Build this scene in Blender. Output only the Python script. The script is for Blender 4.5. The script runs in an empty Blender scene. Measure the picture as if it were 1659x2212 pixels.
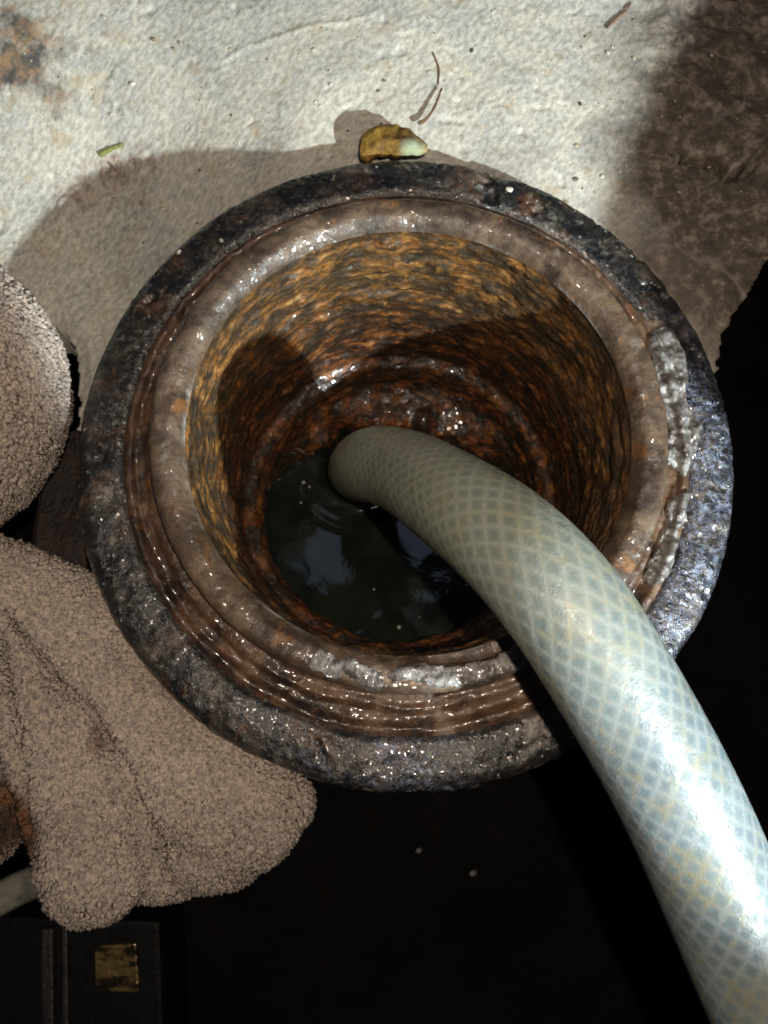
import bpy, bmesh, math, random
import numpy as np
from mathutils import Vector, Matrix

# One working unit = the bore radius of the fitting. Everything is brought to
# metres (bore radius 4 cm) by the scaling pass at the end of the script.
S = 0.04
scene = bpy.context.scene
COL = scene.collection
rng = np.random.default_rng(7)
random.seed(7)

# ------------------------------------------------------------------ camera
F = 1598.0                       # focal length in units of the working picture (1659 wide)
CAM = np.array([-0.1468, -1.1308, 3.1173])
CX = np.array([0.99994, 0.0, 0.01062])
CY = np.array([-0.00243, 0.97357, 0.22838])
CZ = np.array([-0.01034, -0.22839, 0.97351])
cam_d = bpy.data.cameras.new('camera')
cam = bpy.data.objects.new('camera', cam_d)
COL.objects.link(cam)
M = Matrix.Identity(4)
for i in range(3):
    M[i][0], M[i][1], M[i][2], M[i][3] = CX[i], CY[i], CZ[i], CAM[i]
cam.matrix_world = M
cam_d.sensor_fit = 'VERTICAL'
cam_d.sensor_height = 24.0
cam_d.lens = 24.0 * F / 2212.0
cam_d.clip_start = 0.002
cam_d.clip_end = 50
cam_d.dof.use_dof = True
cam_d.dof.focus_distance = 3.2 * S
cam_d.dof.aperture_fstop = 22.0
scene.camera = cam

# ------------------------------------------------------------------ world
w = bpy.data.worlds.new('World')
scene.world = w
w.use_nodes = True
w.node_tree.nodes['Background'].inputs[0].default_value = (0.55, 0.6, 0.75, 1)
w.node_tree.nodes['Background'].inputs[1].default_value = 0.035

# ------------------------------------------------------------------ lamps
def lamp(name, kind, loc, aim, energy, color, **kw):
    d = bpy.data.lights.new(name, kind)
    d.energy = energy * S * S
    d.color = color
    for k, v in kw.items():
        setattr(d, k, v)
    o = bpy.data.objects.new(name, d)
    COL.objects.link(o)
    o.location = loc
    o.rotation_euler = (Vector(aim) - Vector(loc)).to_track_quat('-Z', 'Y').to_euler()
    return o
# hand torch low at the lower right, shining up and to the left over the fitting
TORCH = (4.8, -4.8, 4.24)
lamp('torch_light', 'SPOT', TORCH, (1.0, 0.85, -0.12), 6500, (0.90, 0.99, 1.0),
     spot_size=math.radians(34), spot_blend=0.22, shadow_soft_size=0.09 * S)
# soft weak lamp beside the camera
lamp('head_lamp', 'AREA', (0.25, -1.25, 4.3), (-0.2, -0.2, -0.3), 180, (1.0, 0.83, 0.67),
     shape='DISK', size=0.09 * S)

# dim bluish lamp added far above to put a pale reflection on the water
lamp('reflection_lamp', 'AREA', (-0.35, 3.35, 6.5), (-0.1, 0.1, -1.8), 15, (0.62, 0.75, 1.0),
     shape='RECTANGLE', size=3.0 * S, size_y=1.3 * S)
vs = scene.view_settings
vs.view_transform = 'Standard'
vs.look = 'None'
vs.exposure = 0.0
vs.gamma = 1.0
cyc = scene.cycles
cyc.max_bounces = 6
cyc.sample_clamp_indirect = 4.0

# ------------------------------------------------------------------ helpers
def px(x, y, depth):
    """a point of the picture (1659 x 2212) at a distance along the view axis"""
    return CAM + CX * ((x - 829.5) / F * depth) + CY * ((1106 - y) / F * depth) - CZ * depth
def on_plane(x, y, z):
    d = px(x, y, 1.0) - CAM
    return CAM + d * ((z - CAM[2]) / d[2])

def hash3(i, j, k, seed):
    n = (i * 374761393 + j * 668265263 + k * 2147483647 + seed * 1274126177) & 0xFFFFFFFF
    n = ((n ^ (n >> 13)) * 1274126177) & 0xFFFFFFFF
    n = ((n ^ (n >> 16)) * 2246822519) & 0xFFFFFFFF
    n = n ^ (n >> 15)
    return (n & 0xFFFFFF) / float(0xFFFFFF)
def vnoise(p, seed=0):
    q = np.floor(p).astype(np.int64)
    f = p - q
    f = f * f * (3 - 2 * f)
    out = 0
    for a in (0, 1):
        for b in (0, 1):
            for c in (0, 1):
                wgt = (f[..., 0] if a else 1 - f[..., 0]) * (f[..., 1] if b else 1 - f[..., 1]) * (f[..., 2] if c else 1 - f[..., 2])
                out = out + wgt * hash3(q[..., 0] + a, q[..., 1] + b, q[..., 2] + c, seed)
    return out * 2 - 1
def fbm(p, octv=4, seed=0):
    s, a, t = 0, 1.0, 0
    for o in range(octv):
        s = s + a * vnoise(p * (2.03 ** o), seed + o * 17)
        t += a
        a *= 0.52
    return s / t
def sstep(a, b, x):
    t = np.clip((x - a) / (b - a), 0, 1)
    return t * t * (3 - 2 * t)

def mesh_obj(name, verts, faces, mat, parent=None, uv=None, smooth=True):
    me = bpy.data.meshes.new(name)
    if isinstance(verts, np.ndarray):
        verts = verts.tolist()
    me.from_pydata(verts, [], faces.tolist() if isinstance(faces, np.ndarray) else faces)
    if uv is not None:
        l = me.uv_layers.new(name='UVMap')
        idx = np.zeros(len(me.loops), dtype=np.int32)
        me.loops.foreach_get('vertex_index', idx)
        l.data.foreach_set('uv', np.asarray(uv, dtype=np.float32)[idx].ravel())
    me.polygons.foreach_set('use_smooth', [smooth] * len(me.polygons))
    me.materials.append(mat)
    me.update()
    o = bpy.data.objects.new(name, me)
    COL.objects.link(o)
    o.parent = parent
    return o
def thing(name, label, cat, group=None, loc=(0, 0, 0)):
    o = bpy.data.objects.new(name, None)
    COL.objects.link(o)
    o.location = loc
    return tag(o, label, cat, group)
def tag(o, label=None, cat=None, group=None, kind=None):
    if label: o['label'] = label
    if cat: o['category'] = cat
    if group: o['group'] = group
    if kind: o['kind'] = kind
    return o

# ---- node helpers
class Mat:
    def __init__(self, name):
        self.m = bpy.data.materials.new(name)
        self.m.use_nodes = True
        self.t = self.m.node_tree
        self.b = self.t.nodes['Principled BSDF']
        tc = self.t.nodes.new('ShaderNodeTexCoord')
        self.obj = self.vmath('SCALE', tc.outputs['Object'], scale=1.0 / S)
        self.uv = tc.outputs['UV']
        self.nrm = None
    def link(self, a, b):
        self.t.links.new(a, b)
    def put(self, sock, v):
        if isinstance(v, bpy.types.NodeSocket):
            self.link(v, sock)
        elif isinstance(v, tuple) and len(v) == 3 and sock.type == 'RGBA':
            sock.default_value = (*v, 1)
        else:
            sock.default_value = v
    def vmath(self, op, a, b=None, scale=None):
        n = self.t.nodes.new('ShaderNodeVectorMath'); n.operation = op
        self.put(n.inputs[0], a)
        if b is not None: self.put(n.inputs[1], b)
        if scale is not None: n.inputs['Scale'].default_value = scale
        return n.outputs[1] if op in ('LENGTH', 'DISTANCE') else n.outputs[0]
    def math(self, op, a, b=None, clamp=False):
        n = self.t.nodes.new('ShaderNodeMath'); n.operation = op; n.use_clamp = clamp
        self.put(n.inputs[0], a)
        if b is not None: self.put(n.inputs[1], b)
        return n.outputs[0]
    def noise(self, scale, detail=5, rough=0.6, vec=None, dist=0.0, stretch=None):
        v = vec if vec is not None else self.obj
        if stretch: v = self.vmath('MULTIPLY', v, stretch)
        n = self.t.nodes.new('ShaderNodeTexNoise')
        self.put(n.inputs['Vector'], v)
        n.inputs['Scale'].default_value = scale
        n.inputs['Detail'].default_value = detail
        n.inputs['Roughness'].default_value = rough
        n.inputs['Distortion'].default_value = dist
        return n.outputs['Fac']
    def voro(self, scale, vec=None, feature='F1', out='Distance', rnd=1.0):
        n = self.t.nodes.new('ShaderNodeTexVoronoi'); n.feature = feature
        self.put(n.inputs['Vector'], vec if vec is not None else self.obj)
        n.inputs['Scale'].default_value = scale
        n.inputs['Randomness'].default_value = rnd
        return n.outputs[out]
    def ramp(self, fac, stops, interp='LINEAR'):
        n = self.t.nodes.new('ShaderNodeValToRGB')
        n.color_ramp.interpolation = interp
        e = n.color_ramp.elements
        while len(e) < len(stops): e.new(0.5)
        for el, (p, c) in zip(e, stops):
            el.position = p
            el.color = (c, c, c, 1) if not isinstance(c, tuple) else (*c, 1)
        self.put(n.inputs[0], fac)
        return n.outputs[0]
    def mix(self, fac, a, b, mode='MIX'):
        n = self.t.nodes.new('ShaderNodeMix'); n.data_type = 'RGBA'; n.blend_type = mode
        self.put(n.inputs[0], fac)
        self.put(n.inputs[6], a); self.put(n.inputs[7], b)
        return n.outputs[2]
    def bump(self, h, dist, strength=1.0):
        n = self.t.nodes.new('ShaderNodeBump')
        n.inputs['Strength'].default_value = strength
        n.inputs['Distance'].default_value = dist * S
        self.put(n.inputs['Height'], h)
        if self.nrm is not None: self.link(self.nrm, n.inputs['Normal'])
        self.nrm = n.outputs[0]
    def glitter(self, scale, k):
        """crystal grains: every grain tilts its own way"""
        g = self.t.nodes.new('ShaderNodeNewGeometry')
        base = self.nrm if self.nrm is not None else g.outputs['Normal']
        col = self.voro(scale, out='Color')
        d = self.vmath('SCALE', self.vmath('SUBTRACT', col, (0.5, 0.5, 0.5)), scale=k)
        self.nrm = self.vmath('NORMALIZE', self.vmath('ADD', base, d))
    def wet(self, weight, rough, scale, k):
        """film of water with its own ripples and grains"""
        keep = self.nrm
        self.nrm = None
        self.bump(self.noise(14, 2, 0.5), 0.004, 0.6)
        self.glitter(scale, k)
        self.link(self.nrm, self.b.inputs['Coat Normal'])
        self.put(self.b.inputs['Coat Weight'], weight)
        self.b.inputs['Coat Roughness'].default_value = rough
        self.nrm = keep
    def done(self, color, rough, spec=0.5, metal=0.0, **kw):
        b = self.b
        self.put(b.inputs['Base Color'], color)
        self.put(b.inputs['Roughness'], rough)
        self.put(b.inputs['Specular IOR Level'], spec)
        self.put(b.inputs['Metallic'], metal)
        for k, v in kw.items():
            self.put(b.inputs[k.replace('_', ' ')], v)
        if self.nrm is not None: self.link(self.nrm, b.inputs['Normal'])
        return self.m

# ------------------------------------------------------------------ materials
def near(m, p, r0, r1, wob=0.25, sc=3.0):
    """1 near point p, 0 beyond, with a ragged border (a stain or a painted tone of its own shape)"""
    d = m.vmath('DISTANCE', m.obj, tuple(float(v) for v in p))
    n = m.math('MULTIPLY', m.math('SUBTRACT', m.noise(sc, 6, 0.65), 0.5), wob * 4)
    d = m.math('ADD', d, n)
    mr = m.t.nodes.new('ShaderNodeMapRange')
    m.put(mr.inputs[0], d)
    mr.inputs[1].default_value, mr.inputs[2].default_value = r0, r1
    mr.inputs[3].default_value, mr.inputs[4].default_value = 1, 0
    return mr.outputs[0]

def mat_concrete():
    m = Mat('concrete')
    big = m.noise(1.1, 6, 0.6, dist=0.6)
    c = m.ramp(big, [(0.38, (0.32, 0.325, 0.30)), (0.46, (0.48, 0.49, 0.45)), (0.53, (0.64, 0.61, 0.49)), (0.62, (0.44, 0.455, 0.44))])
    dx = m.vmath('DOT_PRODUCT', m.obj, (0.55, 0.83, 0.0)); dx = dx.node.outputs['Value']
    dy = m.vmath('DOT_PRODUCT', m.obj, (-0.83, 0.55, 0.0)); dy = dy.node.outputs['Value']
    cmb = m.t.nodes.new('ShaderNodeCombineXYZ')
    m.put(cmb.inputs[0], m.math('MULTIPLY', dx, 0.62)); m.put(cmb.inputs[1], dy)
    trowel = cmb.outputs[0]
    grain = m.noise(36, 4, 0.7, vec=trowel)
    c = m.mix(0.6, c, m.ramp(grain, [(0.36, (0.26, 0.235, 0.18)), (0.45, (0.42, 0.41, 0.36)), (0.53, (0.56, 0.555, 0.51)), (0.62, (0.78, 0.75, 0.60))]), 'MIX')
    specks = m.ramp(m.noise(19, 3, 0.75, vec=trowel), [(0.62, 0.0), (0.68, 1.0)])
    c = m.mix(m.math('MULTIPLY', specks, 0.6), c, (0.17, 0.15, 0.12))
    tint = m.ramp(m.noise(7, 5, 0.7), [(0.56, 0.0), (0.66, 1.0)])
    c = m.mix(m.math('MULTIPLY', tint, 0.4), c, (0.42, 0.30, 0.14))
    st = near(m, on_plane(30, 110, -0.5), 0.16, 0.40, 0.30, 4)
    c = m.mix(m.math('MULTIPLY', st, 0.88), c, m.ramp(m.noise(9, 5, 0.7), [(0.40, (0.03, 0.03, 0.036)), (0.50, (0.12, 0.085, 0.06)), (0.60, (0.30, 0.17, 0.08))]))
    for q_, r_ in (((170, 415), 0.10), ((245, 392), 0.12), ((315, 378), 0.12), ((265, 372), 0.07)):
        cs = near(m, on_plane(*q_, -0.84), 0.0, r_ * 1.6, 0.12, 9)
        c = m.mix(m.math('MULTIPLY', cs, 0.75), c, m.ramp(m.noise(16, 5, 0.7), [(0.42, (0.10, 0.06, 0.045)), (0.5, (0.34, 0.24, 0.18)), (0.58, (0.52, 0.44, 0.36))]))
    # dirty skin right of the fitting, painted darker to deepen the shade there
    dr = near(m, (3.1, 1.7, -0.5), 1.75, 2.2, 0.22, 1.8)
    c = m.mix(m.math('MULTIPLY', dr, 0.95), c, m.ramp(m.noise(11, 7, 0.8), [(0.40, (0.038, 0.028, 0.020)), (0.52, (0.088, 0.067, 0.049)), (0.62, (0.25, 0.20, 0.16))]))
    vn = m.noise(1.7, 3, 0.5, dist=0.5)
    vein = m.ramp(m.math('ABSOLUTE', m.math('SUBTRACT', vn, 0.5)), [(0.004, 1.0), (0.016, 0.0)])
    c = m.mix(m.math('MULTIPLY', m.math('MULTIPLY', vein, dr), 0.22), c, (0.42, 0.37, 0.33))
    # darker band close to the fitting
    dd = m.vmath('LENGTH', m.vmath('MULTIPLY', m.obj, (1, 1, 0)))
    dd = m.math('ADD', dd, m.math('MULTIPLY', m.noise(3.2, 5, 0.6), 0.6))
    mr = m.t.nodes.new('ShaderNodeMapRange'); m.put(mr.inputs[0], dd)
    mr.inputs[1].default_value, mr.inputs[2].default_value = 1.9, 2.35
    mr.inputs[3].default_value, mr.inputs[4].default_value = 0.35, 0
    c = m.mix(mr.outputs[0], c, (0.25, 0.22, 0.18))
    m.bump(m.noise(5, 5, 0.6), 0.014, 0.3)
    m.bump(grain, 0.003, 0.4)
    return m.done(c, m.ramp(m.noise(12, 3), [(0.3, 0.55), (0.7, 0.85)]), 0.35)

def mat_bore():
    m = Mat('rusted_bore')
    fl = m.noise(1.0, 6, 0.72, stretch=(7.5, 7.5, 18), dist=0.25)
    f2 = m.noise(1.0, 4, 0.7, stretch=(12, 12, 29), dist=0.2)
    iso = m.noise(15, 5, 0.7)
    fl = m.math('ADD', m.math('MULTIPLY', fl, 0.55), m.math('MULTIPLY', iso, 0.45))
    f2 = m.math('ADD', m.math('MULTIPLY', f2, 0.55), m.math('MULTIPLY', m.noise(9, 5, 0.72), 0.45))
    big = m.noise(1.0, 5, 0.6, stretch=(2.4, 2.4, 6.0), dist=0.4)
    c = m.ramp(fl, [(0.38, (0.008, 0.008, 0.009)), (0.45, (0.035, 0.028, 0.020)), (0.50, (0.13, 0.055, 0.016)), (0.56, (0.30, 0.145, 0.035)), (0.62, (0.37, 0.26, 0.10)), (0.68, (0.16, 0.17, 0.15))])
    c2 = m.ramp(f2, [(0.40, (0.010, 0.010, 0.011)), (0.48, (0.07, 0.048, 0.030)), (0.55, (0.27, 0.085, 0.018)), (0.62, (0.46, 0.34, 0.15))])
    c = m.mix(m.ramp(big, [(0.42, 0.2), (0.58, 0.75)]), c, c2)
    blk = m.ramp(m.noise(1.0, 6, 0.7, stretch=(4.5, 4.5, 11), dist=0.6), [(0.45, 1.0), (0.54, 0.0)])
    c = m.mix(m.math('MULTIPLY', blk, 0.8), c, (0.018, 0.017, 0.016))
    # paler gold tone near the mouth, redder and darker lower down
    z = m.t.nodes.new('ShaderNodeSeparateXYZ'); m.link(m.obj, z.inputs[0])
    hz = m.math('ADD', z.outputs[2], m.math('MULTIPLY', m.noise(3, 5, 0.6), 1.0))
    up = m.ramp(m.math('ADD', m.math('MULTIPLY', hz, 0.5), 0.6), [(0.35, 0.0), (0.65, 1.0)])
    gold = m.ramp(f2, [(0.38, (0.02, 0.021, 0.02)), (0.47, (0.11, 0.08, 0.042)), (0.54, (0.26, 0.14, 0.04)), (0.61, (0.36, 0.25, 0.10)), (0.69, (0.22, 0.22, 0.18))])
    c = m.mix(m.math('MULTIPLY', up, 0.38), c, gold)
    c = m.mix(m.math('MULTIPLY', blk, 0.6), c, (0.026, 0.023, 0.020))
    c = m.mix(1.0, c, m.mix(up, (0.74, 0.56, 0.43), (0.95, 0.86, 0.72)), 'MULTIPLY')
    m.bump(fl, 0.022, 0.7)
    m.bump(f2, 0.010, 0.8)
    m.wet(0.9, 0.14, 52, 0.5)
    r = m.ramp(m.noise(24, 3, 0.7), [(0.4, 0.2), (0.6, 0.6)])
    return m.done(c, r, 0.5)

def mat_collar():
    m = Mat('muddy_iron')
    n = m.noise(3.6, 7, 0.62, dist=0.7)
    c = m.ramp(n, [(0.38, (0.024, 0.015, 0.010)), (0.47, (0.062, 0.041, 0.026)), (0.54, (0.092, 0.064, 0.042)), (0.62, (0.125, 0.088, 0.055))])
    rust = m.ramp(m.noise(6, 6, 0.7), [(0.57, 0.0), (0.64, 1.0)])
    c = m.mix(m.math('MULTIPLY', rust, 0.7), c, (0.19, 0.08, 0.022))
    lime = m.ramp(m.noise(8, 6, 0.72), [(0.60, 0.0), (0.66, 1.0)])
    c = m.mix(m.math('MULTIPLY', lime, 0.3), c, (0.26, 0.26, 0.22))
    # pale lime crust along the lip of the bore
    rad = m.vmath('LENGTH', m.vmath('MULTIPLY', m.obj, (1, 1, 0)))
    rad = m.math('ADD', rad, m.math('MULTIPLY', m.math('SUBTRACT', m.noise(9, 4, 0.6), 0.5), 0.05))
    lip = m.ramp(m.math('SUBTRACT', rad, 0.5), [(0.490, 0.0), (0.50, 1.0), (0.512, 1.0), (0.522, 0.0)])
    lip = m.math('MULTIPLY', lip, m.ramp(m.noise(2.3, 5, 0.6), [(0.50, 0.0), (0.60, 0.5)]))
    c = m.mix(lip, c, (0.34, 0.345, 0.35))
    dk = m.ramp(m.noise(40, 3, 0.7), [(0.38, 0.6), (0.5, 0.0)])
    c = m.mix(dk, c, (0.04, 0.032, 0.028))
    m.bump(m.noise(14, 5, 0.7), 0.008, 0.7)
    m.bump(m.noise(60, 3, 0.75), 0.003, 0.9)
    m.wet(m.ramp(m.noise(3, 4), [(0.45, 0.08), (0.60, 0.7)]), 0.18, 64, 0.46)
    return m.done(c, m.ramp(m.noise(11, 4, 0.7), [(0.4, 0.3), (0.6, 0.6)]), 0.4)

def mat_seat():
    m = Mat('wet_brown_iron')
    n = m.noise(5, 7, 0.65, dist=0.6)
    c = m.ramp(n, [(0.38, (0.016, 0.010, 0.008)), (0.47, (0.045, 0.026, 0.015)), (0.55, (0.085, 0.047, 0.025)), (0.64, (0.13, 0.085, 0.055))])
    rust = m.ramp(m.noise(8, 6, 0.7), [(0.58, 0.0), (0.66, 1.0)])
    c = m.mix(m.math('MULTIPLY', rust, 0.6), c, (0.17, 0.055, 0.015))
    m.bump(m.noise(12, 5, 0.7), 0.012, 0.8)
    m.bump(m.noise(50, 3, 0.75), 0.004, 0.9)
    m.wet(m.ramp(m.noise(4, 4), [(0.42, 0.3), (0.58, 1.0)]), 0.16, 52, 0.36)
    return m.done(c, m.ramp(m.noise(12, 4, 0.7), [(0.42, 0.3), (0.58, 0.55)]), 0.4)

def mat_flange():
    m = Mat('black_pitted_iron')
    n = m.noise(4.5, 8, 0.72, dist=0.4)
    c = m.ramp(n, [(0.38, (0.005, 0.006, 0.007)), (0.49, (0.012, 0.012, 0.012)), (0.56, (0.028, 0.024, 0.020)), (0.65, (0.075, 0.06, 0.048))])
    rust = m.ramp(m.noise(5.5, 7, 0.75), [(0.53, 0.0), (0.62, 1.0)])
    c = m.mix(m.math('MULTIPLY', rust, 0.7), c, (0.10, 0.043, 0.016))
    lime = m.ramp(m.noise(11, 6, 0.72), [(0.575, 0.0), (0.65, 1.0)])
    c = m.mix(m.math('MULTIPLY', lime, 0.55), c, (0.17, 0.19, 0.165))
    fleck = m.ramp(m.noise(30, 2, 0.6), [(0.68, 0.0), (0.71, 1.0)])
    c = m.mix(m.math('MULTIPLY', fleck, 0.8), c, (0.34, 0.36, 0.35))
    # bluish sparkle painted into the colour on the lower and right run
    x = m.t.nodes.new('ShaderNodeSeparateXYZ'); m.link(m.obj, x.inputs[0])
    side = m.math('SUBTRACT', m.math('MULTIPLY', x.outputs[0], 0.75), m.math('MULTIPLY', x.outputs[1], 0.62))
    side = m.math('ADD', side, m.math('MULTIPLY', m.noise(2.6, 6, 0.7), 1.7))
    sm = m.ramp(m.math('MULTIPLY', side, 0.4), [(0.62, 0.0), (0.70, 1.0)])
    sm = m.math('MULTIPLY', sm, m.math('SUBTRACT', 1.0, near(m, (0.52, -1.42, -0.28), 0.25, 0.42, 0.1, 4)))
    gr = m.ramp(m.noise(38, 4, 0.8), [(0.48, 0.0), (0.58, 1.0)])
    blue = m.math('MULTIPLY', sm, gr)
    c = m.mix(blue, c, m.ramp(m.noise(20, 3), [(0.42, (0.05, 0.064, 0.10)), (0.58, (0.17, 0.195, 0.27))]))
    m.bump(m.noise(9, 6, 0.75), 0.012, 0.7)
    m.bump(m.noise(40, 4, 0.8), 0.006, 1.0)
    m.wet(m.math('ADD', m.math('MULTIPLY', sm, 0.65), m.ramp(m.noise(2.6, 4), [(0.44, 0.05), (0.6, 0.35)])), 0.16, 62, 0.5)
    return m.done(c, m.ramp(m.noise(30, 3, 0.7), [(0.42, 0.16), (0.6, 0.45)]), 0.75, m.math('MULTIPLY', blue, 0.4))

def mat_putty():
    m = Mat('grey_sealant')
    n = m.noise(14, 6, 0.7)
    c = m.ramp(n, [(0.4, (0.05, 0.042, 0.036)), (0.5, (0.10, 0.092, 0.085)), (0.6, (0.20, 0.20, 0.195))])
    m.bump(m.noise(26, 5, 0.75), 0.010, 1.0)
    m.wet(0.8, 0.16, 70, 0.62)
    return m.done(c, 0.24, 0.7)

def mat_hose():
    m = Mat('braided_hose')
    sx = m.t.nodes.new('ShaderNodeSeparateXYZ'); m.link(m.uv, sx.inputs[0])
    u, v = sx.outputs[0], sx.outputs[1]
    wob = m.math('MULTIPLY', m.math('SUBTRACT', m.noise(5, 2), 0.5), 0.25)
    uu = m.math('MULTIPLY', u, 18.0)
    vv = m.math('ADD', m.math('MULTIPLY', v, 11.6), wob)
    def line(a):
        f = m.math('FRACT', a)
        d = m.math('ABSOLUTE', m.math('SUBTRACT', f, 0.5))      # 0.5 at the thread
        return m.ramp(d, [(0.14, 0.0), (0.32, 0.42), (0.48, 1.0)])
    l1 = line(m.math('ADD', uu, vv))
    l2 = line(m.math('SUBTRACT', uu, vv))
    th = m.math('MAXIMUM', l1, l2)
    cell = m.ramp(m.noise(3.0, 4, 0.6), [(0.40, (0.108, 0.145, 0.165)), (0.60, (0.146, 0.188, 0.205))])
    c = m.mix(m.math('MULTIPLY', th, 0.72), cell, (0.235, 0.270, 0.277))
    # yellow dirt drawn along the threads and in smears
    dirt = m.ramp(m.noise(4.2, 6, 0.72, dist=0.8), [(0.48, 0.0), (0.62, 1.0)])
    c = m.mix(m.math('MULTIPLY', m.math('MULTIPLY', dirt, 0.6), m.math('ADD', m.math('MULTIPLY', th, 0.75), 0.25)), c, (0.19, 0.165, 0.06))
    sm = m.ramp(m.noise(7, 6, 0.75, dist=0.5), [(0.62, 0.0), (0.72, 1.0)])
    c = m.mix(m.math('MULTIPLY', sm, 0.42), c, (0.15, 0.125, 0.045))
    # hue shift of the light painted along the hose, yellower towards the water
    light_tint = m.ramp(m.math('MULTIPLY', m.math('SUBTRACT', v, 2.2), 0.5), [(0.0, 0.0), (0.45, 1.0)])
    c = m.mix(m.math('MULTIPLY', light_tint, 0.6), c, m.mix(th, (0.19, 0.21, 0.145), (0.29, 0.305, 0.215)))
    m.bump(m.noise(13, 6, 0.75), 0.012, 0.5)
    r = m.ramp(m.noise(9, 5, 0.75), [(0.42, 0.20), (0.58, 0.50)])
    return m.done(c, r, 0.38, Subsurface_Weight=0.45, Subsurface_Scale=0.05 * S)

def mat_water():
    m = Mat('murky_water')
    m.bump(m.noise(3.0, 3, 0.5, dist=0.8), 0.02, 0.25)
    c = m.ramp(m.noise(4, 4), [(0.4, (0.006, 0.008, 0.0065)), (0.6, (0.012, 0.014, 0.010))])
    return m.done(c, 0.09, 0.5, IOR=1.33)

def mat_glove(stain):
    m = Mat('fuzzy_knit')
    n = m.noise(3, 6, 0.65)
    c = m.ramp(n, [(0.38, (0.22, 0.18, 0.15)), (0.5, (0.35, 0.295, 0.25)), (0.62, (0.44, 0.38, 0.325))])
    f = m.noise(38, 3, 0.7)
    c = m.mix(0.65, c, m.ramp(f, [(0.38, (0.19, 0.165, 0.145)), (0.46, (0.29, 0.265, 0.25)), (0.54, (0.39, 0.325, 0.265)), (0.63, (0.52, 0.445, 0.36))]))
    for p, r0, r1, k in stain:
        s = near(m, p, r0, r1, 0.07, 7)
        c = m.mix(m.math('MULTIPLY', s, k), c, m.ramp(m.noise(9, 4), [(0.4, (0.030, 0.018, 0.012)), (0.65, (0.16, 0.07, 0.03))]))
    rib = m.math('SINE', m.math('MULTIPLY', m.vmath('DOT_PRODUCT', m.obj, (95.0, 30.0, 0.0)), 1.0)) if False else None
    return m.done(c, 0.95, 0.1)

def mat_dark(name, a, b, rough=0.5, sc=6, spec=0.4):
    m = Mat(name)
    c = m.ramp(m.noise(sc, 7, 0.7), [(0.35, a), (0.65, b)])
    m.bump(m.noise(sc * 3, 6, 0.7), 0.03, 0.7)
    return m.done(c, rough, spec)

CONC, BORE, COLLAR, SEAT, FLANGE, PUTTY, HOSE, WATER = mat_concrete(), mat_bore(), mat_collar(), mat_seat(), mat_flange(), mat_putty(), mat_hose(), mat_water()
MUD = mat_dark('black_mud', (0.0012, 0.0012, 0.0013), (0.005, 0.0038, 0.0028), 0.7, 3, 0.1)
IRON = mat_dark('dark_rust', (0.004, 0.003, 0.0028), (0.022, 0.011, 0.007), 0.5, 5)
CASE = mat_dark('black_plastic', (0.002, 0.002, 0.0025), (0.005, 0.005, 0.0055), 0.6, 1.2, 0.12)
BRASS = None

# ------------------------------------------------------------------ setting
# pit floor under everything
n = 90
gx = np.linspace(-9, 9, n)
X, Y = np.meshgrid(gx, gx, indexing='ij')
P = np.stack([X, Y, np.zeros_like(X)], -1)
Z = -3.1 + 0.16 * fbm(P * 1.2, 5, 3)
V = np.stack([X, Y, Z], -1).reshape(-1, 3)
I = np.arange(n * n).reshape(n, n)
Fq = np.stack([I[:-1, :-1], I[1:, :-1], I[1:, 1:], I[:-1, 1:]], -1).reshape(-1, 4)
tag(mesh_obj('pit_floor', V, Fq, MUD), kind='structure')

# broken concrete slab round the back of the fitting
CZ0 = -0.46
poly = [on_plane(*p, -0.90)[:2] for p in ((158, 930), (158, 800), (150, 735), (112, 695), (30, 675), (-80, 660), (-200, 650))]
poly = [tuple(p) for p in poly] + [(-4.6, 1.6), (-4.6, 6.2), (4.8, 6.2), (4.8, 1.3)]
poly += [tuple(on_plane(*p, CZ0)[:2]) for p in ((1780, 420), (1700, 500), (1659, 560), (1625, 622), (1590, 675), (1560, 730), (1552, 800))]
poly += [(1.35, 0.1), (-1.35, 0.0)]
def in_poly(x, y, pl):
    ins = np.zeros(x.shape, bool)
    j = len(pl) - 1
    for i in range(len(pl)):
        xi, yi = pl[i]; xj, yj = pl[j]
        cond = ((yi > y) != (yj > y)) & (x < (xj - xi) * (y - yi) / (yj - yi + 1e-12) + xi)
        ins ^= cond
        j = i
    return ins
def seg_dist(x, y, pts):
    d = np.full(x.shape, 1e9)
    for (ax, ay), (bx, by) in zip(pts[:-1], pts[1:]):
        vx, vy = bx - ax, by - ay
        t = np.clip(((x - ax) * vx + (y - ay) * vy) / (vx * vx + vy * vy), 0, 1)
        d = np.minimum(d, np.hypot(x - ax - t * vx, y - ay - t * vy))
    return d
st = 0.014
ax_ = np.arange(-4.6, 4.8, st)
fine_x = ax_[(ax_ > -2.8) & (ax_ < 2.75)]
gx = np.concatenate([np.arange(-4.6, -2.8, 0.06), fine_x, np.arange(2.76, 4.8, 0.06)])
ay_ = np.arange(-0.05, 3.4, st)
gy = np.concatenate([ay_, np.arange(3.42, 6.2, 0.06)])
X, Y = np.meshgrid(gx, gy, indexing='ij')
P = np.stack([X, Y, np.zeros_like(X)], -1)
wx = X + 0.05 * fbm(P * 6, 3, 40); wy = Y + 0.05 * fbm(P * 6, 3, 41)
Z = CZ0 + 0.030 * fbm(P * 1.3, 3, 1) + 0.0025 * fbm(P * 9, 4, 2)
# slab lowered on the left, shaped so the flange's shadow reaches farther
Z -= 0.46 * sstep(-0.5, -1.9, X) * sstep(3.1, 1.3, Y)
# pits and grains
Z -= 0.009 * sstep(0.46, 0.62, fbm(P * 9, 3, 5))
Z += 0.0025 * sstep(0.3, 0.6, vnoise(P * 30, 6))
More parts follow.
